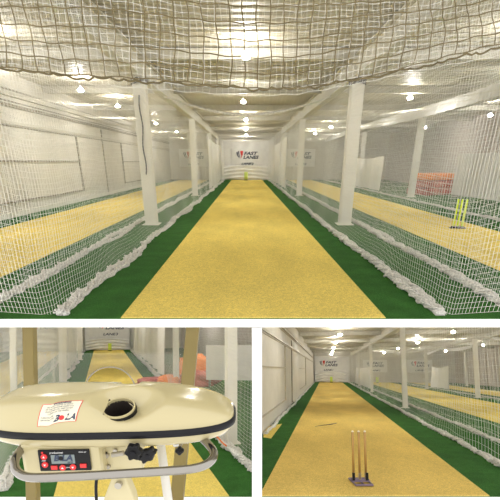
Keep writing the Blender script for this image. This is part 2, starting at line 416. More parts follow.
for X in (-2.6, 2.72):
    w = MB(); 
    for k in range(3): w.tube([(X+.2*math.cos(q), 11.35+.2*math.sin(q), 3.36+.04*k+.02*math.sin(3*q)) for q in np.linspace(0, 2*PI, 13)[:-1]], .022, 6, closed=True)
    tag(w.build('lashing', 'cable', hall=U), 'dark rope lashing around the top of the nearest %s post, upper view' % ('left' if X < 0 else 'right'), 'rope')

# lamps
def lamps(hall, spots, z, zc, where, group):
    words = ['first', 'second', 'third', 'fourth', 'fifth', 'sixth', 'seventh']
    for i, (X, Y) in enumerate(spots): lamp(hall, X, Y, z, zc, '%s glowing ceiling lamp from the front above %s' % (words[i], where), group)
lamps(U, [(0, 10.4), (-.1, 17.5), (0, 24.5), (0, 31.5), (0, 38.2)], 3.72, HC, 'the centre lane, upper view', 'lamps above the centre lane of the upper hall')
lamps(U, [(-5.3, 9.6), (-5.3, 14.8), (-5.3, 18.8), (-5.4, 26.9), (-5.3, 34)], 3.72, HC, 'the left lane, upper view', 'lamps above the left lane of the upper hall')
lamps(U, [(5.6, 9.2), (5.9, 16.5), (5.6, 23), (5.6, 29.5), (5.6, 36)], 3.72, HC, 'the neon stumps lane, upper view', 'lamps above the right lane of the upper hall')
lamps(U, [(10.8, 13.5), (10.8, 20), (10.8, 27)], 3.5, HC, 'the bay along the brick wall, upper view', 'lamps above the far right bay of the upper hall')  # fill lamps added to brighten the dark brick bay

# ceiling nets
def ceil_net(hall, x0, x1, y0, y1, z, label, cell=.13, r=.0017, sag=.16, ph=0., m='cnet', group=None):
    def P(u, v):
        x = x0+v*(x1-x0); y = y0+u*(y1-y0)
        zz = z-sag*np.sin(PI*v)*(.55+.45*np.abs(np.sin(PI*(y-y0)/5.2)))+.02*np.sin(y*2.1+x*3+ph)
        return x+.03*np.sin(y*1.3), y+.04*np.sin(x*2.2+ph), zz
    return net_obj('ceiling_net', label, hall, P, int((y1-y0)/cell), int((x1-x0)/cell), int((y1-y0)/.35), 16, (0, 0, 1), r, m=m, group=group)
ceil_net(U, -2.45, 2.55, 2.3, Y1-.6, 3.45, 'sagging cream net stretched under the ceiling of the centre lane, upper view')
ceil_net(U, -7.1, -2.75, 5, Y1-.6, 3.45, 'sagging cream net stretched under the ceiling of the left lane, upper view', ph=2.)
ceil_net(U, 2.9, 7.4, 5, Y1-.6, 3.45, 'sagging cream net stretched under the ceiling of the neon stumps lane, upper view', ph=4.)
def swag(hall, a, b, drop, rad, label, name='net_roll'):
    a = Vector(a); b = Vector(b); pts = []; rs = []; N = 60
    for i in range(N+1):
        u = i/N; p = a.lerp(b, u); p.z -= drop*math.sin(PI*u); p.z += random.uniform(-.01, .01); pts.append(p); rs.append(rad*(.4+.6*math.sin(PI*u))*random.uniform(.8, 1.2))
    o = MB().tube(pts, rs, 8).build(name, 'hem', hall=hall, smooth=True); return tag(o, label, 'net')
yc = 15.5
zc_ = U.atY(246, 103, yc)[1]; xl, zl = U.atY(188, 88, yc)
swag(U, (-2.5, yc-1.5, 3.44), (2.6, yc-1.5, 3.44), .5, .05, 'white bunched net edge drooping across the centre lane under the ceiling, upper view')
# white gathered top edge along the far side of the stumps lane
def valance(hall, X, y0, y1, ztop, dep, label, bays=3, sg=.25):
    vs = []; fs = []; nx = 160; nz = 6
    for i in range(nx+1):
        y = y0+(y1-y0)*i/nx; s_ = abs(math.sin(PI*bays*i/nx))
        for j in range(nz+1):
            v = j/nz; vs.append((X+.05*math.sin(y*9+v*3)-.15*v*s_, y, ztop-sg*s_-v*dep*(.55+.45*s_)))
    for i in range(nx):
        for j in range(nz): a = i*(nz+1)+j; fs.append((a, a+1, a+nz+2, a+nz+1))
    m = len(vs); vs += [(x+.01, y, z) for x, y, z in vs]; fs += [tuple(m+k for k in reversed(f)) for f in fs]
    o = MB().add(vs, fs).build('net_valance', 'sheet', hall=hall, smooth=True); return tag(o, label, 'net')
valance(U, 7.35, 7.5, 40, 3.80, .42, 'white gathered net edge sagging along the top of the neon stumps lane, upper view', 1.5, .10)

# front hanging net, coarse khaki cords
YN = 2.2
ex = [(-90, 66), (0, 70), (70, 78), (145, 82), (200, 85), (250, 87), (300, 85), (350, 77), (390, 70), (440, 58), (500, 42), (590, 20)]
epx = [U.atY(a, b, YN) for a, b in ex]; EX = np.array([p[0] for p in epx]); EZ = np.array([p[1] for p in epx])
def PF(u, v):
    x = EX[0]+u*(EX[-1]-EX[0]); zb_ = np.interp(x, EX, EZ)
    zt = 3.1
    y = YN+.10*np.sin(x*1.5)+.04*np.sin(x*5+v*9)+.03*np.cos(v*14+x*3)
    return x+.006*np.sin(v*17+x*5)+.003*np.sin(v*43+x*31), y, zb_+v*(zt-zb_)+.006*np.sin(x*9+v*6)*v+.014*np.sin(x*2.3+v*11)*v+.003*np.sin(x*41+v*23)
W_ = EX[-1]-EX[0]
loops = []
xs = np.arange(EX[0], EX[-1], .012)
loops = [(float(x), YN+.10*math.sin(x*1.5)+.02*math.sin(x*40), float(np.interp(x, EX, EZ))-.007*abs(math.sin(x*PI/.062))*(1+.5*math.sin(x*7))-.004*math.sin(x*23)-.003) for x in xs]
ft = net_obj('front_net', 'coarse khaki cord net hanging across the top foreground of the upper view', U, PF, int(W_/.062), int(1.2/.062), 150, 60, (0, 1, 0), .0030, m='khaki')
MB().tube(loops, .0045, 5).build('looped_hem', 'khaki', parent=ft, smooth=True)
def PF2(u, v):
    x, y, z = PF(u, v); return x+.03, y+.35+.1*np.sin(x*2), z+.02*np.sin(x*3)+.015
net_obj('front_net', 'finer pale net hanging just behind the coarse khaki net, upper view', U, PF2, int(W_/.032), int(1.2/.032), 150, 60, (0, 1, 0), .0009, m='net')

# far end dressings
curtain(U, -2.45, 2.6, Y1-.35, .03, 3.5, 'tall white sheet behind the banner at the centre lane\'s far end, upper view', amp=.03, n=5)
curtain(U, -2.3, 2.4, Y1-.75, .03, 1.3, 'low swagged white sheet behind the tiny stumps of the centre lane, upper view', amp=.04, n=3, swag=True)
banner(U, .1, Y1-.44, 1.2, 2.75, 2.9, 'LANE 2', 'white banner with red emblem above the centre lane\'s far end, upper view')
banner(U, -5.0, Y1-.04, 1.2, 2.75, 2.7, 'LANE 1', 'white banner seen faintly between left posts at the end of the left lane, upper view')
banner(U, 5.2, Y1-.04, 1.2, 2.75, 2.7, 'LANE 3', 'white banner seen between right posts at the end of the neon stumps lane, upper view')
stumps(U, .0, Y1-1.3, 'tiny neon yellow stumps standing at the far end of the centre lane, upper view', s=2.2)
sx_, sy_ = U.at(457, 229)
stumps(U, sx_, sy_, 'neon yellow stumps on black base behind the right net of the upper view', rz=-.15, s=1.5)

def vcurtain(hall, X, y0, y1, z0, z1, label, amp=.08, n=5):
    nx, ny = 60, 16; vs = []; fs = []
    for i in range(nx+1):
        u = i/nx
        for j in range(ny+1):
            v = j/ny; vs.append((X+amp*math.sin(u*n*2*PI+v*1.5)*(1.2-v*.6)+.1*(1-v)*math.sin(u*5), y0+u*(y1-y0)+.05*math.sin(v*5), z0+v*(z1-z0)-.12*math.sin(u*PI)*v))
    for i in range(nx):
        for j in range(ny): a = i*(ny+1)+j; fs.append((a, a+ny+1, a+ny+2, a+1))
    m = len(vs); vs += [(x+.012, y, z) for x, y, z in vs]; fs += [tuple(m+k for k in reversed(f)) for f in fs]
    o = MB().add(vs, fs).build('curtain_sheet', 'sheet', hall=hall, smooth=True); return tag(o, label, 'curtain')
vcurtain(U, -2.35, 27, 40.3, .05, 3.0, 'rumpled white sheet hung on the left net near the far end of the upper view')
vcurtain(U, 2.45, 27, 40.3, .05, 3.0, 'rumpled white sheet hung on the right net near the far end of the upper view')
px_, py_ = U.at(357, 190)
vcurtain(U, 7.55, 24, 31, .08, 1.9, 'white sheet on the far net of the neon stumps lane, upper view', n=3)

# far right bay: board, mats, clutter
def board(hall, a, b, z0, z1, label):
    ax, ay = a; bx, by = b; d = Vector((bx-ax, by-ay, 0)); w = d.length; rz = math.atan2(d.y, d.x)
    t = thing('standing_board', label, 'board', hall, (ax, ay, 0), rz)
    MB().box((0, 0, z0), (w, .05, z1)).build('panel', 'board', parent=t, bevel=.01)
    MB().box((.1, .05, 0.012), (.16, .35, z0+.3)).build('foot', 'seam', parent=t); MB().box((w-.16, .05, 0.012), (w-.1, .35, z0+.3)).build('foot', 'seam', parent=t)
    return t
a = U.at(450, 197); b = U.at(560, 214)
board(U, a, b, .12, 1.95, 'large pale grey board standing behind the net at the right edge of the upper view')
def mat_stack(hall, X, Y, rz, label, cols=('crimson', 'crimson', 'orange')):
    t = thing('folded_mats', label, 'mats', hall, (X, Y, .012), rz)
    z = 0
    for i, c in enumerate(cols):
        h = .36; nx = 12; vs = []; mb = MB()
        mb.box((-1.2+.05*i, -.7, z), (1.2-.08*i, .7, z+h-.03)); mb.build('mat', c, parent=t, bevel=.08); z += h
    return t
mx, my = U.at(430, 196)
mat_stack(U, mx+.6, my+1.2, .5, 'crimson mats stacked under an orange one behind the far right post, upper view')
tag(MB().box((-.5, -.5, 0), (.5, .5, .9)).build('storage_crate', 'seam', hall=U, bevel=.04, loc=(12.5, 30, .012)), 'dark crate standing against the brick wall beyond the mats, upper view', 'crate')

# ================================================================== LOWER RIGHT HALL
def near_line(hall, xa, xb, y=497.):
    A = hall.at(xa, y); B = hall.at(xb, y); k = (B[1]-A[1])/(B[0]-A[0]); return (lambda X: A[1]+k*(X-A[0])), A, B
gl, gA, gB = near_line(G, 257.5, 600)
YG = 54.
XR = 16.
ge = G.atX(330, 380, .15)
wl = -1.6
def gstrip(x0, x1, z, th, name, m, label, y1=YG):
    return strip(G, [(x0, gl(x0)), (x1, gl(x1)), (x1, y1), (x0, y1)], z, th, name, m, label)
# floor: left edge follows the dividing wall, then the hall's own left wall
pA = G.at(257.5, 497); yw = G.atX(260, 440, wl)[0]
struct(MB().prism([pA, (XR, gl(XR)), (XR, YG), (wl, YG), (wl, yw), ], -.5, 0), 'floor', 'slab', G)
green_poly = [pA, (4.05, gl(4.05)), (4.05, YG), (wl, YG), (wl, yw)]
tag(MB().prism(green_poly, 0, .010).build('green_turf', 'green', hall=G), 'dark green turf carpet edging the lane with wooden stumps, lower right view', 'turf')
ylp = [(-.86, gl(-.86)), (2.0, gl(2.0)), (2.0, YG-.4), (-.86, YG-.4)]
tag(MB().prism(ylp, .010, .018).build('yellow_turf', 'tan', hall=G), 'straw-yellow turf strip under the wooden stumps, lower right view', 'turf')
gstrip(4.05, 9.2, 0, .010, 'green_turf', 'green', 'green turf carpet behind the first net of the lower right view')
gstrip(5.05, 8.0, .010, .008, 'yellow_turf', 'yellow', 'straw-yellow turf strip behind the first net of the lower right view')
gstrip(9.2, XR, 0, .010, 'green_turf', 'green', 'green turf carpet in the farthest bay of the lower right view')
gstrip(10.2, 12.6, .010, .008, 'yellow_turf', 'yellow', 'narrow far yellow turf strip beyond the second row of posts, lower right view')
HG = 3.9
deck(G, wl-.1, XR, 13, YG+.2, HG)
struct(MB().box((wl-.2, yw, -.3), (wl, YG, HG)), 'wall_left', 'wall', G)
struct(MB().box((wl-.2, YG, 0), (XR, YG+.2, HG)), 'wall_back', 'wall', G)
struct(MB().box((XR-.2, 13.5, 0), (XR, YG, HG)), 'wall_right', 'brick', G)
for z, d, m in ((3.15, .08, 'beam'), (2.62, .05, 'beam')): trim(G, (wl, yw, z), (wl+d, YG, z+.08), m)
for z in (3.08, 3.3, 2.56): trim(G, (wl, yw, z), (wl+.03, YG, z+.03), 'seam2')
for ya, yb in ((9.6, 15.8), (25, 32)):
    trim(G, (wl, ya, 1.68), (wl+.04, yb, 1.71), 'seam2'); trim(G, (wl, ya, .42), (wl+.04, yb, .45), 'seam2'); trim(G, (wl, yb, .42), (wl+.05, yb+.05, 2.56), 'seam2')
trim(G, (wl, 19, .1), (wl+.04, 19.06, 3.0))
side_net(G, 2.82, gl(2.8)+.05, YG-.5, 3.5, 'white net with bunched hem right of the wooden stumps lane, lower right view', seed=11, rad=.055, cell=.15, r=.0026)
side_net(G, 3.72, gl(3.7)+.05, YG-.5, 3.5, 'second white net just behind the post row, lower right view', seed=12, rad=.045, cell=.15, r=.0024)
side_net(G, 9.2, 11, YG-.5, 3.4, 'net on the far side of the second lane, lower right view', seed=13, rad=.04, cell=.1)
h_ = heap(wl+.10, yw+.2, YG-.5, .05, wob=.02, seed=14)
tag(MB().tube(h_[0], h_[1], 7).build('net_roll', 'hem', hall=G, smooth=True), 'white bunched cloth roll along the foot of the left wall, lower right view', 'net')
for i, Y in enumerate((18.1, 30.6, 42)): make_post(G, 3.25, Y, 3.42, '%s white post in the row beside the wooden stumps lane, lower right view' % ordn[i], 'posts beside the lane of the lower right hall', .19)
for i, (a, b) in enumerate(((478, 398), (427, 389))):
    X, Y = G.at(a, b); make_post(G, X, Y, 3.42, '%s white post beyond the first net lane, %s of the lower right view' % ('nearer' if i == 0 else 'farther', 'right edge' if i == 0 else 'middle'), 'posts of the second row, lower right hall', .22)
X, Y = G.at(467, 386); make_post(G, X, Y, 3.42, 'slim white post far back between the two second-row posts, lower right view', None, .2)
for X, nm in ((3.25, 'first'), (9.0, 'second')): ibeam(G, (X, 13.2), (X, YG), 3.42, 3.85, 'roof_beam', 'long cream beam above the %s row of posts, lower right view' % nm, .24, group='long beams of the lower right hall')
for i, Y in enumerate((18.1, 24.5, 30.6, 36, 42, 48)): ibeam(G, (wl, Y), (XR-.2, Y), 3.66, 3.88, 'cross_beam', 'cross beam number %d from the front under the ceiling, lower right view' % (i+1), .16, along='x', group='cross beams of the lower right hall')
lamps(G, [(.7, 13), (.8, 22.5), (.7, 29), (.7, 36), (.7, 43), (.7, 49.5)], 3.52, HG, 'the wooden stumps lane, lower right view', 'lamps above the lane of the lower right hall')  # last lamp of this row is added to brighten the dark far end
lamps(G, [(6.4, 14), (6.4, 22), (6.4, 30), (6.4, 38), (6.4, 47)], 3.52, HG, 'the second lane, lower right view', 'lamps above the second lane of the lower right hall')
lamps(G, [(12, 18), (12, 26), (12, 34), (12, 44)], 3.52, HG, 'the farthest bay, lower right view', 'lamps above the farthest bay of the lower right hall')  # row includes extra lamps added to lighten the grey brick wall
ceil_net(G, -1.3, 3.1, 12, YG-.6, 3.3, 'sagging cream net under the ceiling of the wooden stumps lane, lower right view', cell=.22, r=.002)
ceil_net(G, 3.9, 9.0, 12, YG-.6, 3.3, 'sagging cream net under the ceiling of the second lane, lower right view', cell=.22, r=.002, ph=3)
valance(G, 9.1, 14, 40, 3.4, .24, 'white gathered net edge along the top of the second lane, lower right view', 2.5)
curtain(G, wl+.1, 3.0, YG-.35, .03, 3.4, 'tall white sheet at the far end of the wooden stumps lane, lower right view', amp=.03, n=4)
curtain(G, wl+.2, 2.8, YG-.75, .03, 1.4, 'low swagged white sheet behind the far stumps, lower right view', amp=.1, n=3, swag=True)
bx, _ = G.atY(329, 362, YG-1); bz0 = G.atY(329, 374, YG-1)[1]
banner(G, bx-.1, YG-.44, 1.35, 3.05, 3.2, 'LANE 1', 'white banner with dark lettering above the end of the wooden stumps lane, lower right view')
banner(G, 6.2, YG-.04, 1.3, 2.9, 3.0, 'LANE 2', 'white banner at the end of the second lane, lower right view')
banner(G, 11.6, YG-.04, 1.3, 2.9, 3.0, 'LANE 3', 'white banner with red emblem at the end of the farthest lane, lower right view')
stumps(G, .65, YG-1.4, 'tiny neon yellow stumps at the far end of the wooden stumps lane, lower right view', s=2.4)
stumps(G, 6.2, YG-2, 'tiny neon yellow stumps at the far end of the second lane, lower right view', s=2.4)
sX, sY = G.at(360, 484)
stumps(G, sX, sY, 'three brown wooden stumps in a purple metal spring base, lower right view', kind='wood', rz=.22, s=1.0)
q = [G.at(*p) for p in ((255, 428), (282, 424.5), (272, 439), (255, 440))]
q2 = [G.at(*p) for p in ((255, 429), (281, 425), (271, 438.5), (256, 439.5))]
q = [G.at(*p) for p in ((263.5, 428), (282, 424.5), (271, 439), (263.5, 438))]
tag(MB().prism(q, .011, .024).build('turf_offcut', 'yellow', hall=G), 'small yellow turf offcut lying on the green edge at far left, lower right view', 'turf')
c0 = G.at(315, 427.5); c1 = G.at(337, 424)
cr = MB(); cr.tube([(c0[0]+(c1[0]-c0[0])*u, c0[1]+(c1[1]-c0[1])*u+.05*math.sin(u*7), .024) for u in np.linspace(0, 1, 9)], [.004, .006, .009, .012, .012, .012, .018, .010, .004], 6)
tag(cr.build('stick', 'cable', hall=G), 'thin dark stick lying across the yellow strip, lower right view', 'stick')
vcurtain(G, 3.55, 34, 50, .05, 1.9, 'rumpled white sheet hung on the net near the far end, lower right view', n=6)
vcurtain(G, 9.35, 34, 39, .08, 1.9, 'white sheet hung behind the second lane, lower right view', n=3)
a = G.at(484, 390); b = G.at(560, 395)
board(G, (9.9, 17.2), (9.9+1.2, 14.2), .2, 2.1, 'pale grey board with a small dark patch, right edge of the lower right view')
mat_stack(G, 13.6, 26.5, 1.3, 'low stack of red and orange mats behind the far nets, lower right view')

# ================================================================== LOWER LEFT HALL
ll, lA, lB = near_line(L, -250, 254.5)
YL = 42.5
Lx = lambda d: L.at(254.5, 330+ (497-330)*0+0) if 0 else None
def edge_pt(px, Yt):     # point on the sight line of the dividing wall at depth Yt, on this hall's floor
    lo, hi = 322., 497.
    for _ in range(50):
        mid = (lo+hi)/2
        if L.at(px, mid)[1] > Yt: lo = mid
        else: hi = mid
    return L.at(px, lo)
e0 = L.at(254.5, 497); e1 = edge_pt(254.5, 30.); e1b = edge_pt(254.5, YL)
struct(MB().prism([(-9, ll(-9)), e0, e1b, (-9, YL)], -.4, 0), 'floor', 'slab', L)
edge = lambda X: e0[1]+(X-e0[0])*(e1[1]-e0[1])/(e1[0]-e0[0])
tag(MB().prism([(-2.4, ll(-2.4)), e0, (3.2, edge(3.2)), (3.2, YL), (-2.4, YL)], 0, .010).build('green_turf', 'green', hall=L), 'green turf carpet around the lane behind the bowling machine, lower left view', 'turf')
tag(MB().prism([(-.77, ll(-.77)), (1.95, ll(1.95)), (1.95, YL-.6), (-.77, YL-.6)], .010, .018).build('yellow_turf', 'yellow', hall=L), 'straw-yellow turf strip behind the bowling machine, lower left view', 'turf')
strip(L, [(-9, ll(-9)), (-2.4, ll(-2.4)), (-2.4, YL), (-9, YL)], 0, .010, 'green_turf', 'green', 'green turf carpet behind the left net, lower left view')
strip(L, [(-6.6, ll(-6.6)), (-3.6, ll(-3.6)), (-3.6, YL-.6), (-6.6, YL-.6)], .010, .008, 'yellow_turf', 'yellow', 'straw-yellow turf strip behind the left net, lower left view')
tag(MB().prism([(3.2, edge(3.2)), e1b, (3.2, YL)], 0, .010).build('green_turf', 'green', hall=L), 'green turf carpet behind the right net, lower left view', 'turf')
struct(MB().box((-9, YL, 0), (e1b[0], YL+.2, 4.2)), 'wall_back', 'wall', L)
struct(MB().box((-9.2, 13, 0), (-9, YL, 4.1)), 'wall_left', 'wall', L)
struct(MB().box((-9.2, 13, 4.1), (e1b[0], YL+.2, 4.2)), 'ceiling', 'ceil', L)
struct(MB().prism([(8.0, edge(8.0)+.3), (8.2, edge(8.2)+.3), (8.2, YL), (8.0, YL)], 0, 4.2), 'wall_right', 'brick', L)
side_net(L, -1.72, ll(-1.7)+.1, YL-.7, 3.6, 'white net left of the lane behind the bowling machine, lower left view', seed=21, rad=.08, cell=.075, wob=.05)
side_net(L, -2.9, ll(-2.9)+.1, YL-.7, 3.6, 'white net behind the left posts, lower left view', seed=22, rad=.05, cell=.075)
yn = edge(2.68)+.06
side_net(L, 2.68, yn, YL-.7, 3.6, 'white net with thick bunched hem right of the lane, lower left view', seed=23, rad=.10, cell=.08, r=.0019)
for i, (a, b) in enumerate(((14, 400), (63, 383))):
    X, Y = L.at(a, b); make_post(L, X, Y, 3.7, '%s white post behind the left net, lower left view' % ('nearer' if i == 0 else 'farther'), 'posts of the lower left hall', .2 if i == 0 else .32)
X, Y = L.at(231, 443); make_post(L, X, Y, 3.7, 'near white post leaning at the right edge of the lower left view', 'posts of the lower left hall', .24)
X, Y = L.at(176, 386); make_post(L, X, Y, 3.7, 'farther white post just left of the yellow frame upright, lower left view', 'posts of the lower left hall', .24)
X, Y = L.at(80, 360); make_post(L, X, Y, 3.7, 'farthest white post on the left, beside the far curtain, lower left view', 'posts of the lower left hall', .3)
lamps(L, [(.6, 12), (.6, 20), (.6, 30), (.6, 38)], 3.8, 4.1, 'the lane, lower left view', 'lamps above the lane of the lower left hall')
lamps(L, [(-5, 14), (-5, 24), (-5, 36)], 3.8, 4.1, 'the left lane, lower left view', 'lamps above the left lane of the lower left hall')
lamps(L, [(5.3, 18), (6, 30)], 3.8, 4.1, 'the right bay, lower left view', 'lamps above the right bay of the lower left hall')
curtain(L, -1.6, 2.7, YL-.4, .03, 3.9, 'tall white sheet at the far end of the lane, lower left view', amp=.04, n=4)
curtain(L, -1.5, 2.6, YL-.8, .03, 1.2, 'low swagged white sheet behind the far stumps, lower left view', amp=.1, n=3, swag=True)
banner(L, .75, YL-.48, 1.3, 3.1, 3.6, 'LANE 3', 'white banner with dark lettering at the far end of the lane, lower left view')
banner(L, -5.2, YL-.04, 1.3, 3.1, 3.0, 'LANE 2', 'white banner behind the left net, lower left view')
stumps(L, .7, YL-1.6, 'tiny neon yellow stumps at the far end of the lane, lower left view', s=2.4)
vcurtain(L, -2.0, 26, 38, .05, 3.3, 'rumpled white sheet hung on the left net, lower left view', n=6)
vcurtain(L, 2.85, 20, 38, .10, 3.3, 'rumpled white sheet hung on the right net, lower left view', n=7)
curtain(L, -8.6, -2.6, YL-.5, .03, 1.9, 'white swagged sheet at the end of the left lane, lower left view', amp=.1, n=3, swag=True)
a = L.at(206, 388)
board(L, a, (a[0]+2.2, a[1]-1.0), .35, 1.85, 'large pale grey board leaning behind the right net, lower left view')
def bean_heap(hall, X, Y, label, cols, s=1.):
    t = thing('crumpled_tarpaulins', label, 'tarpaulin', hall, (X, Y, .012))
    rr = random.Random(5)
    for c, dx, dy, w, h in cols:
        vs = []; fs = []; nu, nv = 22, 9
        for j in range(nv):
            f = j/(nv-1)
            for i in range(nu):
                q = 2*PI*i/nu; r_ = w*math.cos(f*PI/2)**.6*(1+.14*math.sin(3*q+j)+.1*rr.uniform(-1, 1))
                vs.append((dx+r_*math.cos(q), dy+.7*r_*math.sin(q), h*math.sin(f*PI/2)*(1+.1*rr.uniform(-1, 1))))
        for j in range(nv-1):
            for i in range(nu): fs.append((j*nu+i, j*nu+(i+1) % nu, (j+1)*nu+(i+1) % nu, (j+1)*nu+i))
        fs.append(tuple(range(nu-1, -1, -1)))
        MB().add(vs, fs).build('tarpaulin_fold', c, parent=t, smooth=True)
    return t
X, Y = L.at(196, 390)
bean_heap(L, X+.2, Y+1.5, 'heap of orange and crimson tarpaulins behind the right net, lower left view',
          [('orange', .3, .9, .9, 1.25), ('crimson', .2, -.2, .95, .62), ('orange', -.9, .1, .8, .45), ('crimson', -1.7, .4, .8, .35)])
oc = [L.atX(a, b, 2.95) for a, b in ((243, 428), (241, 440), (236, 452))]
oc2 = MB(); oc2.tube([(2.6, 8.9+.1*i, 1.15-.13*i+.03*math.sin(i)) for i in range(9)]+[(2.5, 9.6-.2*i, .2+.01*math.sin(i*2)) for i in range(8)], .018, 6)
tag(oc2.build('orange_cord', 'cord', hall=L, smooth=True), 'thin orange cord dangling on the right net near the white post, lower left view', 'cord')

# dividing wall between the two lower halls, top follows the sloping underside of the upper floor
def cam2(x, y, z): return S.M @ Vector((x, y, z))
kx = (257-XP)/F
def under(D): # underside of the upper slab in stand coordinates
    n = U.B.T @ np.array([0, 0, 1.]); # normal of the slab
    return (zb-1.6 - n[1]*D)/n[2]
prof = [(4.44, under(4.44)-.004), (10., min(1.9, under(10)-.02)), (46, 1.9), (46, -3.6), (4.44, -3.6)]
vs = []
for sgn in (-1, 1):
    for D, z in prof: vs.append((kx*D+sgn*.0555, D, z))
struct(MB().add(vs, [(4, 3, 2, 1, 0), (5, 6, 7, 8, 9)]+[(i, (i+1) % 5, 5+(i+1) % 5, 5+i) for i in range(5)]), 'wall_middle', 'slab', S)

# platform and bowling machine in front of the lower left hall
PZ = -2.35
struct(MB().box((-1.9, .9, PZ-.15), (.02, 5.35, PZ)), 'floor', 'slab', S)
def at(x, y, D): return ((x-XP)/F*D, D, (YP-y)/F*D)
Dg = 4.62
fr = thing('guard_frame', 'cream framed clear guard screen standing behind the bowling machine, lower left view', 'screen', S, (0, 0, 0))
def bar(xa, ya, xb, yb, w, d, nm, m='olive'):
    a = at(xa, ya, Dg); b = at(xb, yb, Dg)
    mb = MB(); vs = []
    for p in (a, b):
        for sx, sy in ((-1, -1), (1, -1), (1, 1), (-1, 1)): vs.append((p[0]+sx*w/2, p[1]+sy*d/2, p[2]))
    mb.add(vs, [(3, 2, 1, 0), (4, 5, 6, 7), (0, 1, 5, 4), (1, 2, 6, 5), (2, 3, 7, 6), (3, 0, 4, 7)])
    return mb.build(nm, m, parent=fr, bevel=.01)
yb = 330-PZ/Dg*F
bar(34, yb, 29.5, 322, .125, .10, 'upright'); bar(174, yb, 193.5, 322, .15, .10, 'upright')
# clear panel with a round hole
pc = at(110, 393, Dg); R_ = 26/F*Dg
x0, x1 = at(38, 0, Dg)[0], at(182, 0, Dg)[0]; zt, zl_ = at(0, 353, Dg)[2], at(0, 470, Dg)[2]
N = 64; vs = []; fs = []
for k in range(N):
    q = 2*PI*k/N; c, s_ = math.cos(q), math.sin(q)
    t = min(((x1-pc[0])/c if c > 0 else (x0-pc[0])/c) if abs(c) > 1e-6 else 9e9, ((zt-pc[2])/s_ if s_ > 0 else (zl_-pc[2])/s_) if abs(s_) > 1e-6 else 9e9)
    for y in (Dg-.005, Dg+.005):
        vs += [(pc[0]+R_*c, y, pc[2]+R_*s_), (pc[0]+t*c, y, pc[2]+t*s_)]
for k in range(N):
    a = 4*k; b = 4*((k+1) % N)
    fs += [(a, a+1, b+1, b), (a+2, b+2, b+3, a+3), (a, b, b+2, a+2), (a+1, a+3, b+3, b+1)]
MB().add(vs, fs).build('clear_panel', 'clear', parent=fr)['label'] = 'clear panel with a round hole'
MB().tube([(pc[0]+R_*math.cos(q), Dg, pc[2]+R_*math.sin(q)) for q in np.linspace(0, 2*PI, 49)[:-1]], .008, 6, closed=True).build('hole_rim', 'seam', parent=fr)

# ---- machine (local: x right, y away, z up, tipped towards the operator)
TL = math.radians(13)
mo = at(115.5, 414.5, 1.66)
MR = Matrix.Rotation(TL, 4, 'X') @ Matrix.Rotation(math.radians(-1.2), 4, 'Y')
bm_ = thing('bowling_machine', 'cream ball bowling machine with black band and chrome handle in the lower left foreground', 'bowling machine', S, mo, rot=MR)
AL, AD = .492, .165           # half length, half depth
def plan(q, r=1., e=3.2):
    c, s_ = math.cos(q), math.sin(q)
    return (AL*r*math.copysign(abs(c)**(2/e), c), AD*r*math.copysign(abs(s_)**(2/e), s_))
hx, hy = .050, -.090
def ztop(x, y, r):
    t = min(r, 1.)
    p_ = 2.9+(8 if x < 0 else 4.5)*min(1., abs(x/AL))**2
    z = .02+.100*(1-t**p_)**(1/1.8)
    z *= 1-.50*max(0, (x-.05)/.45)**1.7
    z -= .05*max(0, (x/AL-.55))*1.2 if 0 else 0
    d = math.hypot((x-hx-.035)/.15, (y-hy)/.105)
    if d < 1: z -= .068*(.5+.5*math.cos(PI*d))**.7
    g = math.hypot((x-hx+.01-.25*(.12-y))/.05, max(0, abs(y-.10)-.03)/.035)
    if g < 1: z -= .042*(.5+.5*math.cos(PI*g))
    return z
vs = [(0, 0, ztop(0, 0, 0))]; fs = []; NQ, NR = 160, 56
for i in range(1, NR+1):
    r = (i/NR)**.8
    for k in range(NQ):
        x, y = plan(2*PI*k/NQ, r); vs.append((x, y, ztop(x, y, r)))
HR = .062
for k in range(NQ): fs.append((0, 1+k, 1+(k+1) % NQ))
for i in range(NR-1):
    for k in range(NQ): a = 1+i*NQ; fs.append((a+k, a+NQ+k, a+NQ+(k+1) % NQ, a+(k+1) % NQ))
o = len(vs)
def dead(f):
    cx = sum(vs[i][0] for i in f)/len(f); cy = sum(vs[i][1] for i in f)/len(f); return math.hypot(cx-hx, (cy-hy)*1.15) < HR-.006
fs = [f for f in fs if not dead(f)]
up = MB().add(vs, fs)
for zz in (.0,):
    b0 = len(up.v)
    for k in range(NQ): x, y = plan(2*PI*k/NQ); up.v.append((x, y, zz))
    a = 1+(NR-1)*NQ
    for k in range(NQ): up.f.append((a+k, b0+k, b0+(k+1) % NQ, a+(k+1) % NQ))
cover = up.build('top_cover', 'cream', parent=bm_, smooth=True)
def ring_band(z0, z1, r0, r1):
    mb = MB(); vs = []; prof = [(r0, z0), (r1, z0+.004), (r1, z1-.004), (r0, z1)]
    for rr, z in prof:
        for k in range(NQ): x, y = plan(2*PI*k/NQ); l = math.hypot(x/AL, y/AD); vs.append((x*(1+rr/AL), y*(1+rr/AD), z))
    fs = [(i*NQ+k, i*NQ+(k+1) % NQ, (i+1)*NQ+(k+1) % NQ, (i+1)*NQ+k) for i in range(3) for k in range(NQ)]
    return mb.add(vs, fs)
ring_band(-.026, .006, -.004, .007).build('rubber_band', 'rubber', parent=bm_, smooth=True)
lo = MB(); vs = []; prof = [(1.0, -.012), (.992, -.032), (.965, -.052), (.90, -.066), (.55, -.075), (.02, -.08)]
for rr, z in prof:
    for k in range(NQ): x, y = plan(2*PI*k/NQ); vs.append((x*rr, y*rr, z))
lo.add(vs, [(i*NQ+(k+1) % NQ, i*NQ+k, (i+1)*NQ+k, (i+1)*NQ+(k+1) % NQ) for i in range(5) for k in range(NQ)])
lo.build('lower_shell', 'cream', parent=bm_, smooth=True)
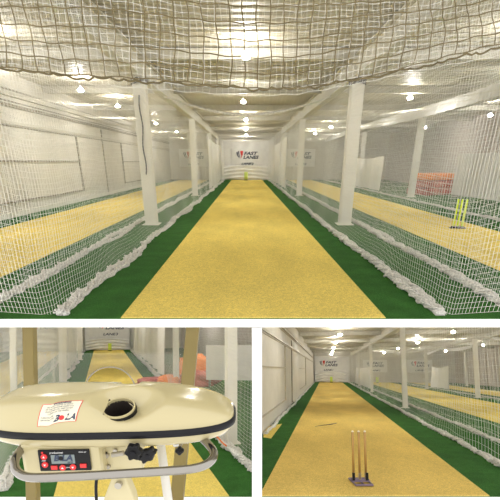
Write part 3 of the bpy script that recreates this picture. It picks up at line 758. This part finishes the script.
# ball inlet: cream ring, black gasket, dark tube
zin = .116-.058
inlet_tilt = Matrix.Translation((hx, hy, zin+.004)) @ Matrix.Rotation(math.radians(20), 4, 'X')
def tlt(mb):
    mb.v = [tuple(inlet_tilt @ Vector(p)) for p in mb.v]; return mb
def ringp(r0, r1, z0, z1, n=40):
    mb = MB(); vs = []
    for r, z in ((r0, z0), (r1, z0), (r1, z1), (r0, z1)):
        for k in range(n): vs.append((r*math.cos(2*PI*k/n), r*math.sin(2*PI*k/n)*.88, z))
    return mb.add(vs, [(i*n+k, i*n+(k+1) % n, ((i+1) % 4)*n+(k+1) % n, ((i+1) % 4)*n+k) for i in range(4) for k in range(n)])
inlet = tlt(ringp(.057, .063, -.05, .012)).build('ball_inlet', 'cream', parent=bm_, smooth=False)
tlt(ringp(.063, .066, -.05, .004)).build('gasket', 'black', parent=inlet)
tb = MB(); vs = []
for r, z in ((.057, .0), (.055, -.10), (.001, -.10)):
    for k in range(32): vs.append((r*math.cos(2*PI*k/32), r*math.sin(2*PI*k/32)*.88, z))
tlt(tb.add(vs, [(i*32+(k+1) % 32, i*32+k, (i+1)*32+k, (i+1)*32+(k+1) % 32) for i in range(2) for k in range(32)])).build('tube', 'dark', parent=inlet)

# warning label on the front left of the cover
_arc = {}
def on_cover(u, v):   # u along x, v = distance walked up the front of the cover from its lower edge
    k = round(u, 3)
    def zz(y): r = (abs(u/AL)**3.2+abs(y/AD)**3.2)**(1/3.2); return ztop(u, y, min(r, 1))
    if k not in _arc:
        ys = [-AD*.985+i*.002 for i in range(80)]; zs = [zz(y) for y in ys]; d = [0.]
        for i in range(1, 80): d.append(d[-1]+math.hypot(.002, zs[i]-zs[i-1]))
        _arc[k] = (d, ys)
    y = float(np.interp(v, *_arc[k]))
    return u, y, zz(y)
def sheet_on(x0, x1, v0, v1, off, mname, name, parent, skew=0.):
    nx, nz = 16, 12; vs = []
    for i in range(nx+1):
        for j in range(nz+1):
            v = v0+(v1-v0)*(j/nz)**1.0
            p = Vector(on_cover(x0+(x1-x0)*i/nx+skew*(j/nz), v)); vs.append(p+nrm_at(x0+(x1-x0)*i/nx, v)*off)
    fs = [(i*(nz+1)+j, (i+1)*(nz+1)+j, (i+1)*(nz+1)+j+1, i*(nz+1)+j+1) for i in range(nx) for j in range(nz)]
    return MB().add(vs, fs).build(name, mname, parent=parent, smooth=True)
def nrm_at(x, v):
    e = .003; a = Vector(on_cover(x-e, v)); b = Vector(on_cover(x+e, v)); c = Vector(on_cover(x, v-e if v > e else v)); d = Vector(on_cover(x, v+e))
    return (b-a).cross(d-c).normalized()
lx0, lx1, lv0, lv1 = -.240, -.092, .012, .096
rdo = sheet_on(lx0, lx1, lv0, lv1, .0012, 'button', 'warning_label', bm_, .012)
rdo['label'] = 'red-edged warning label'
sheet_on(lx0+.003, lx1-.003, lv0+.0015, lv1-.003, .0018, 'decal', 'label_paper', rdo, .012)
def lettering_on(lines, m, name):
    mb = MB()
    for txt, size, cx, cv, kk in lines:
        vs, fs = text_mb(txt, size, **kk)
        out = []
        for x, y, z in vs:
            vv = cv+y; X_ = cx+x+.012*(vv-lv0)/(lv1-lv0)
            out.append(Vector(on_cover(X_, vv))+nrm_at(X_, vv)*(.0022+max(0, z)*.1))
        mb.add(out, fs)
    return mb.build(name, m, parent=rdo)
cx = (lx0+lx1)/2
lettering_on([('WARNING', .011, cx, .089, dict(bold=.0005, sx=1.2))]+
             [(t, .0075, cx-.004+.001*i, .080-.0085*i, dict(sx=1.0)) for i, t in enumerate(('DO NOT STAND IN FRONT', 'OF THE MACHINE WHEN IT IS', 'SWITCHED ON. KEEP HANDS', 'CLEAR OF THE WHEELS'))]+
             [('TURN POWER', .0075, lx0+.034, .042, {}), ('OFF AFTER USE', .0075, lx0+.036, .033, {})], 'ink', 'small_print')
lettering_on([('B', .030, lx1-.078, .029, dict(bold=.0012, shear=.3, sx=1.1)), ('LA', .030, lx1-.026, .029, dict(bold=.0012, shear=.3, sx=1.1))], 'ink', 'logo_letters')
# red ball of the logo
bl = MB(); cxb, cvb = lx1-.057, .029
pts = [(cxb+.0105*math.cos(q), cvb+.0088*math.sin(q)) for q in np.linspace(0, 2*PI, 21)[:-1]]
bl.add([Vector(on_cover(a+.002, b))+nrm_at(a, b)*.0024 for a, b in pts], [tuple(range(20))]).build('logo_ball', 'button', parent=rdo)

# control housing, panel, lcd, buttons (machine local)
hb = MB(); hb.box((-.330, -.150, -.205), (-.020, .05, -.04))
house = hb.build('control_housing', 'cream', parent=bm_, bevel=.02)
pn = MB(); PX0, PX1, PZ0, PZ1 = -.335, -.137, -.168, -.078; PY = -.1515
pn.box((PX0, PY-.008, PZ0), (PX1, PY, PZ1)); panel = pn.build('control_panel', 'black', parent=bm_, bevel=.004)
lc = MB().box((-.285, PY-.0095, -.135), (-.195, PY-.006, -.098)).build('display', 'lcd', parent=panel)
fz = lambda dx, dz: (lambda x, y, z: (x+dx, PY-.0105-max(0, z)*.2, y+dz))
tt = MB(); put_text(tt, 'B LA', .034, fz(-.240, -.112), bold=.0012, shear=.25, sx=1.05); put_text(tt, 'pro', .014, fz(-.214, -.129), shear=.2); tt.build('display_text', 'ink', parent=panel)
MB().lathe([(.009, 0), (.009, .001)], (-.247, PY-.0115, -.112), 18, axis='y').build('logo_ball', 'black', parent=panel)
for tx, sz, dx, dz in (('professional', .0105, -.262, -.088), ('SERIAL NO', .006, -.162, -.087), ('SPEED', .006, -.313, -.121), ('SWING', .006, -.223, -.151)):
    tt = MB(); put_text(tt, tx, sz, fz(dx, dz), shear=.2); tt.build('panel_text', 'whitei', parent=panel)
MB().lathe([(.004, 0), (.004, .002)], (-.316, PY-.010, -.088), 12, axis='y').build('logo_dot', 'button', parent=panel)
for x, z in ((-.311, -.105), (-.311, -.138), (-.277, -.152), (-.245, -.152), (-.205, -.150), (-.165, -.146)):
    rb = (MB().lathe([(.012, -.004), (.012, .0), (.010, .002)], (x, PY-.008, z), 20, axis='y') if x not in (-.277, -.165) else MB().box((x-.012, PY-.012, z-.007), (x+.012, PY-.008, z+.009)))
    bb = rb.build('button', 'button', parent=panel)
    if x in (-.311, -.245, -.205):
        s_ = 1 if (z == -.105 or x == -.245) else -1
        MB().add([(x-.005, PY-.0135, z-.003*s_), (x+.005, PY-.0135, z-.003*s_), (x, PY-.0135, z+.005*s_)], [(0, 1, 2)]).build('arrow', 'whitei', parent=bb)
for ob in [panel]: ob.location = (.080, 0, .010)
# chrome handle: placed in machine local coordinates from sight points at the handle's depth
iM = (Matrix.Translation(mo) @ MR).inverted()
def loc(x, y, D): return iM @ Vector(at(x, y, D))
hp = [(30, 439, 1.60), (24, 446, 1.56), (18, 454, 1.52), (14.5, 462, 1.48), (16, 470, 1.45), (23, 475.5, 1.42), (34, 477.5, 1.40), (60, 477, 1.39), (100, 475, 1.39), (150, 472, 1.39), (180, 470, 1.40), (196, 468, 1.41), (207, 464, 1.43), (213, 458, 1.46), (213.5, 452, 1.49), (209, 445, 1.53), (203, 439, 1.57), (197, 433, 1.62)]
pts = [loc(*p) for p in hp]
def smooth_path(P, k=4):
    out = []
    for i in range(len(P)-1):
        p0 = P[max(i-1, 0)]; p1 = P[i]; p2 = P[i+1]; p3 = P[min(i+2, len(P)-1)]
        for j in range(k):
            t = j/k; out.append(.5*((2*p1)+(p2-p0)*t+(2*p0-5*p1+4*p2-p3)*t*t+(3*p1-p0-3*p2+p3)*t**3))
    return out+[P[-1]]
MB().tube(smooth_path(pts), .0155, 16).build('handle', 'chrome', parent=bm_, smooth=True)
# mounting: bracket plates, knobs, pivot, cable
bk = MB(); c_ = loc(119, 455, 1.64)
bk.box((c_.x-.06, c_.y-.03, c_.z-.06), (c_.x+.10, c_.y+.03, c_.z+.07)); bk.box((c_.x-.075, c_.y-.06, c_.z-.045), (c_.x-.06, c_.y+.06, c_.z+.07))
bk.build('mounting_bracket', 'creamm', parent=bm_, bevel=.006)
bt = MB()
for dx, dz in ((-.035, .02), (-.035, -.03), (.0, .04)): bt.lathe([(.009, -.012), (.009, 0)], (c_.x+dx, c_.y-.03, c_.z+dz), 12, axis='y')
bt.build('bolts', 'steel', parent=bm_) if 0 else None
for dx, dz in ((-.035, .02), (-.035, -.03), (.0, .04)): MB().lathe([(.009, -.012), (.009, 0)], (c_.x+dx, c_.y-.03, c_.z+dz), 12, axis='y').build('bolt', 'steel', parent=bm_)
def knob(p, R, lobes, name='knob', d=.03, m='black', turn=0.):
    mb = MB(); n = 72; vs = []
    prof = [(-d, .80), (-d+.004, .97), (-.006, 1.), (0, .9)]
    for y, k in prof:
        for i in range(n):
            q = 2*PI*i/n; r = R*k*(1+.13*math.cos(lobes*q)); vs.append((p.x+r*math.cos(q), p.y+y+r*math.cos(q)*turn, p.z+r*math.sin(q)))
    fs = [(j*n+i, j*n+(i+1) % n, (j+1)*n+(i+1) % n, (j+1)*n+i) for j in range(3) for i in range(n)]
    fs += [tuple(range(n-1, -1, -1)), tuple(range(3*n, 4*n))]
    mb.add(vs, fs); o = mb.build(name, m, parent=bm_, smooth=False)
    MB().lathe([(R*.34, -d-.004), (R*.34, -d+.002)], (p.x, p.y, p.z), 20, axis='y').build('knob_cap', 'rubber', parent=o)
    MB().lathe([(R*.22, 0), (R*.22, .05)], (p.x, p.y, p.z), 12, axis='y').build('screw', 'steel', parent=o)
    return o
knob(loc(135, 449.5, 1.50), .030, 6); knob(loc(149, 452.5, 1.55), .026, 6, turn=.85); knob(loc(180, 449.5, 1.62), .016, 4, d=.02)
ar = MB(); p1 = loc(98, 447, 1.58); ar.box((p1.x-.03, p1.y-.02, p1.z-.035), (p1.x+.02, p1.y+.05, p1.z+.05)); ar.build('side_arm', 'creamm', parent=bm_, bevel=.005)
MB().tube([loc(112, 455, 1.56), loc(124, 453, 1.56)], .010, 10).build('spindle', 'steel', parent=bm_)
MB().tube([loc(176, 440, 1.66), loc(176, 446, 1.66)], .012, 10).build('stud', 'whitei', parent=bm_)
pv = MB(); tri = [loc(*p, 1.6) for p in ((113, 474), (124, 474), (134, 498), (138, 520), (100, 520), (104, 498))]
pv.add([tuple(p) for p in tri]+[(p.x, p.y+.05, p.z) for p in tri], [tuple(range(6)), tuple(range(11, 5, -1))]+[(i, 6+i, 6+(i+1) % 6, (i+1) % 6) for i in range(6)])
pv.build('pivot_plate', 'creamm', parent=bm_, bevel=.006)
p2 = loc(119, 484, 1.59); MB().lathe([(.014, -.014), (.014, .002)], (p2.x, p2.y, p2.z), 18, axis='y').build('bolt', 'steel', parent=bm_)
MB().tube(smooth_path([loc(106, 452, 1.60), loc(101, 460, 1.58), loc(98, 472, 1.57), loc(96, 486, 1.56), loc(97, 510, 1.56), loc(100, 560, 1.57), loc(104, 700, 1.60)]), .006, 8).build('power_cable', 'black', parent=bm_, smooth=True)
# tripod legs down to the platform
hubp = Vector(at(118, 500, 1.63))
def leg(a, b, w, m='creamm'):
    return MB().tube([iM @ Vector(a), iM @ Vector(b)], w, 12).build('leg', m, parent=bm_, smooth=True)
leg(at(119, 512, 1.63), (hubp.x, 1.63, PZ+.3), .035)
zf = PZ+.012
l3 = leg(at(160, 440, 1.78), (at(172, 500, 1.78)[0]+.18, 1.85, zf), .020, 'sheet'); l3['label'] = 'white right-hand leg'
leg((hubp.x, 1.63, PZ+.5), (hubp.x-.55, 1.25, zf), .022); leg((hubp.x, 1.63, PZ+.5), (hubp.x+.0, 2.35, zf), .022)
leg((hubp.x, 1.63, PZ+.5), (hubp.x+.45, 1.25, zf), .022)

# ------------------------------------------------------------------ light, camera
w = bpy.data.worlds.new('World'); bpy.context.scene.world = w; w.use_nodes = True
w.node_tree.nodes['Background'].inputs[0].default_value = (1, .98, .95, 1); w.node_tree.nodes['Background'].inputs[1].default_value = 1.55
cam = bpy.data.cameras.new('Camera'); co = bpy.data.objects.new('Camera', cam); C.objects.link(co)
cam.sensor_width = 36; cam.lens = 36*F/500; cam.shift_x = (250-XP)/500; cam.shift_y = (YP-250)/500; cam.clip_start = .05; cam.clip_end = 300
co.matrix_basis = S.M @ Matrix(((1, 0, 0, 0), (0, 0, -1, 0), (0, 1, 0, 0), (0, 0, 0, 1)))
sc = bpy.context.scene; sc.camera = co
sc.view_settings.view_transform = 'Standard'; sc.view_settings.look = 'None'; sc.view_settings.gamma = 1; sc.view_settings.use_curve_mapping = False
sc.view_settings.exposure = .10
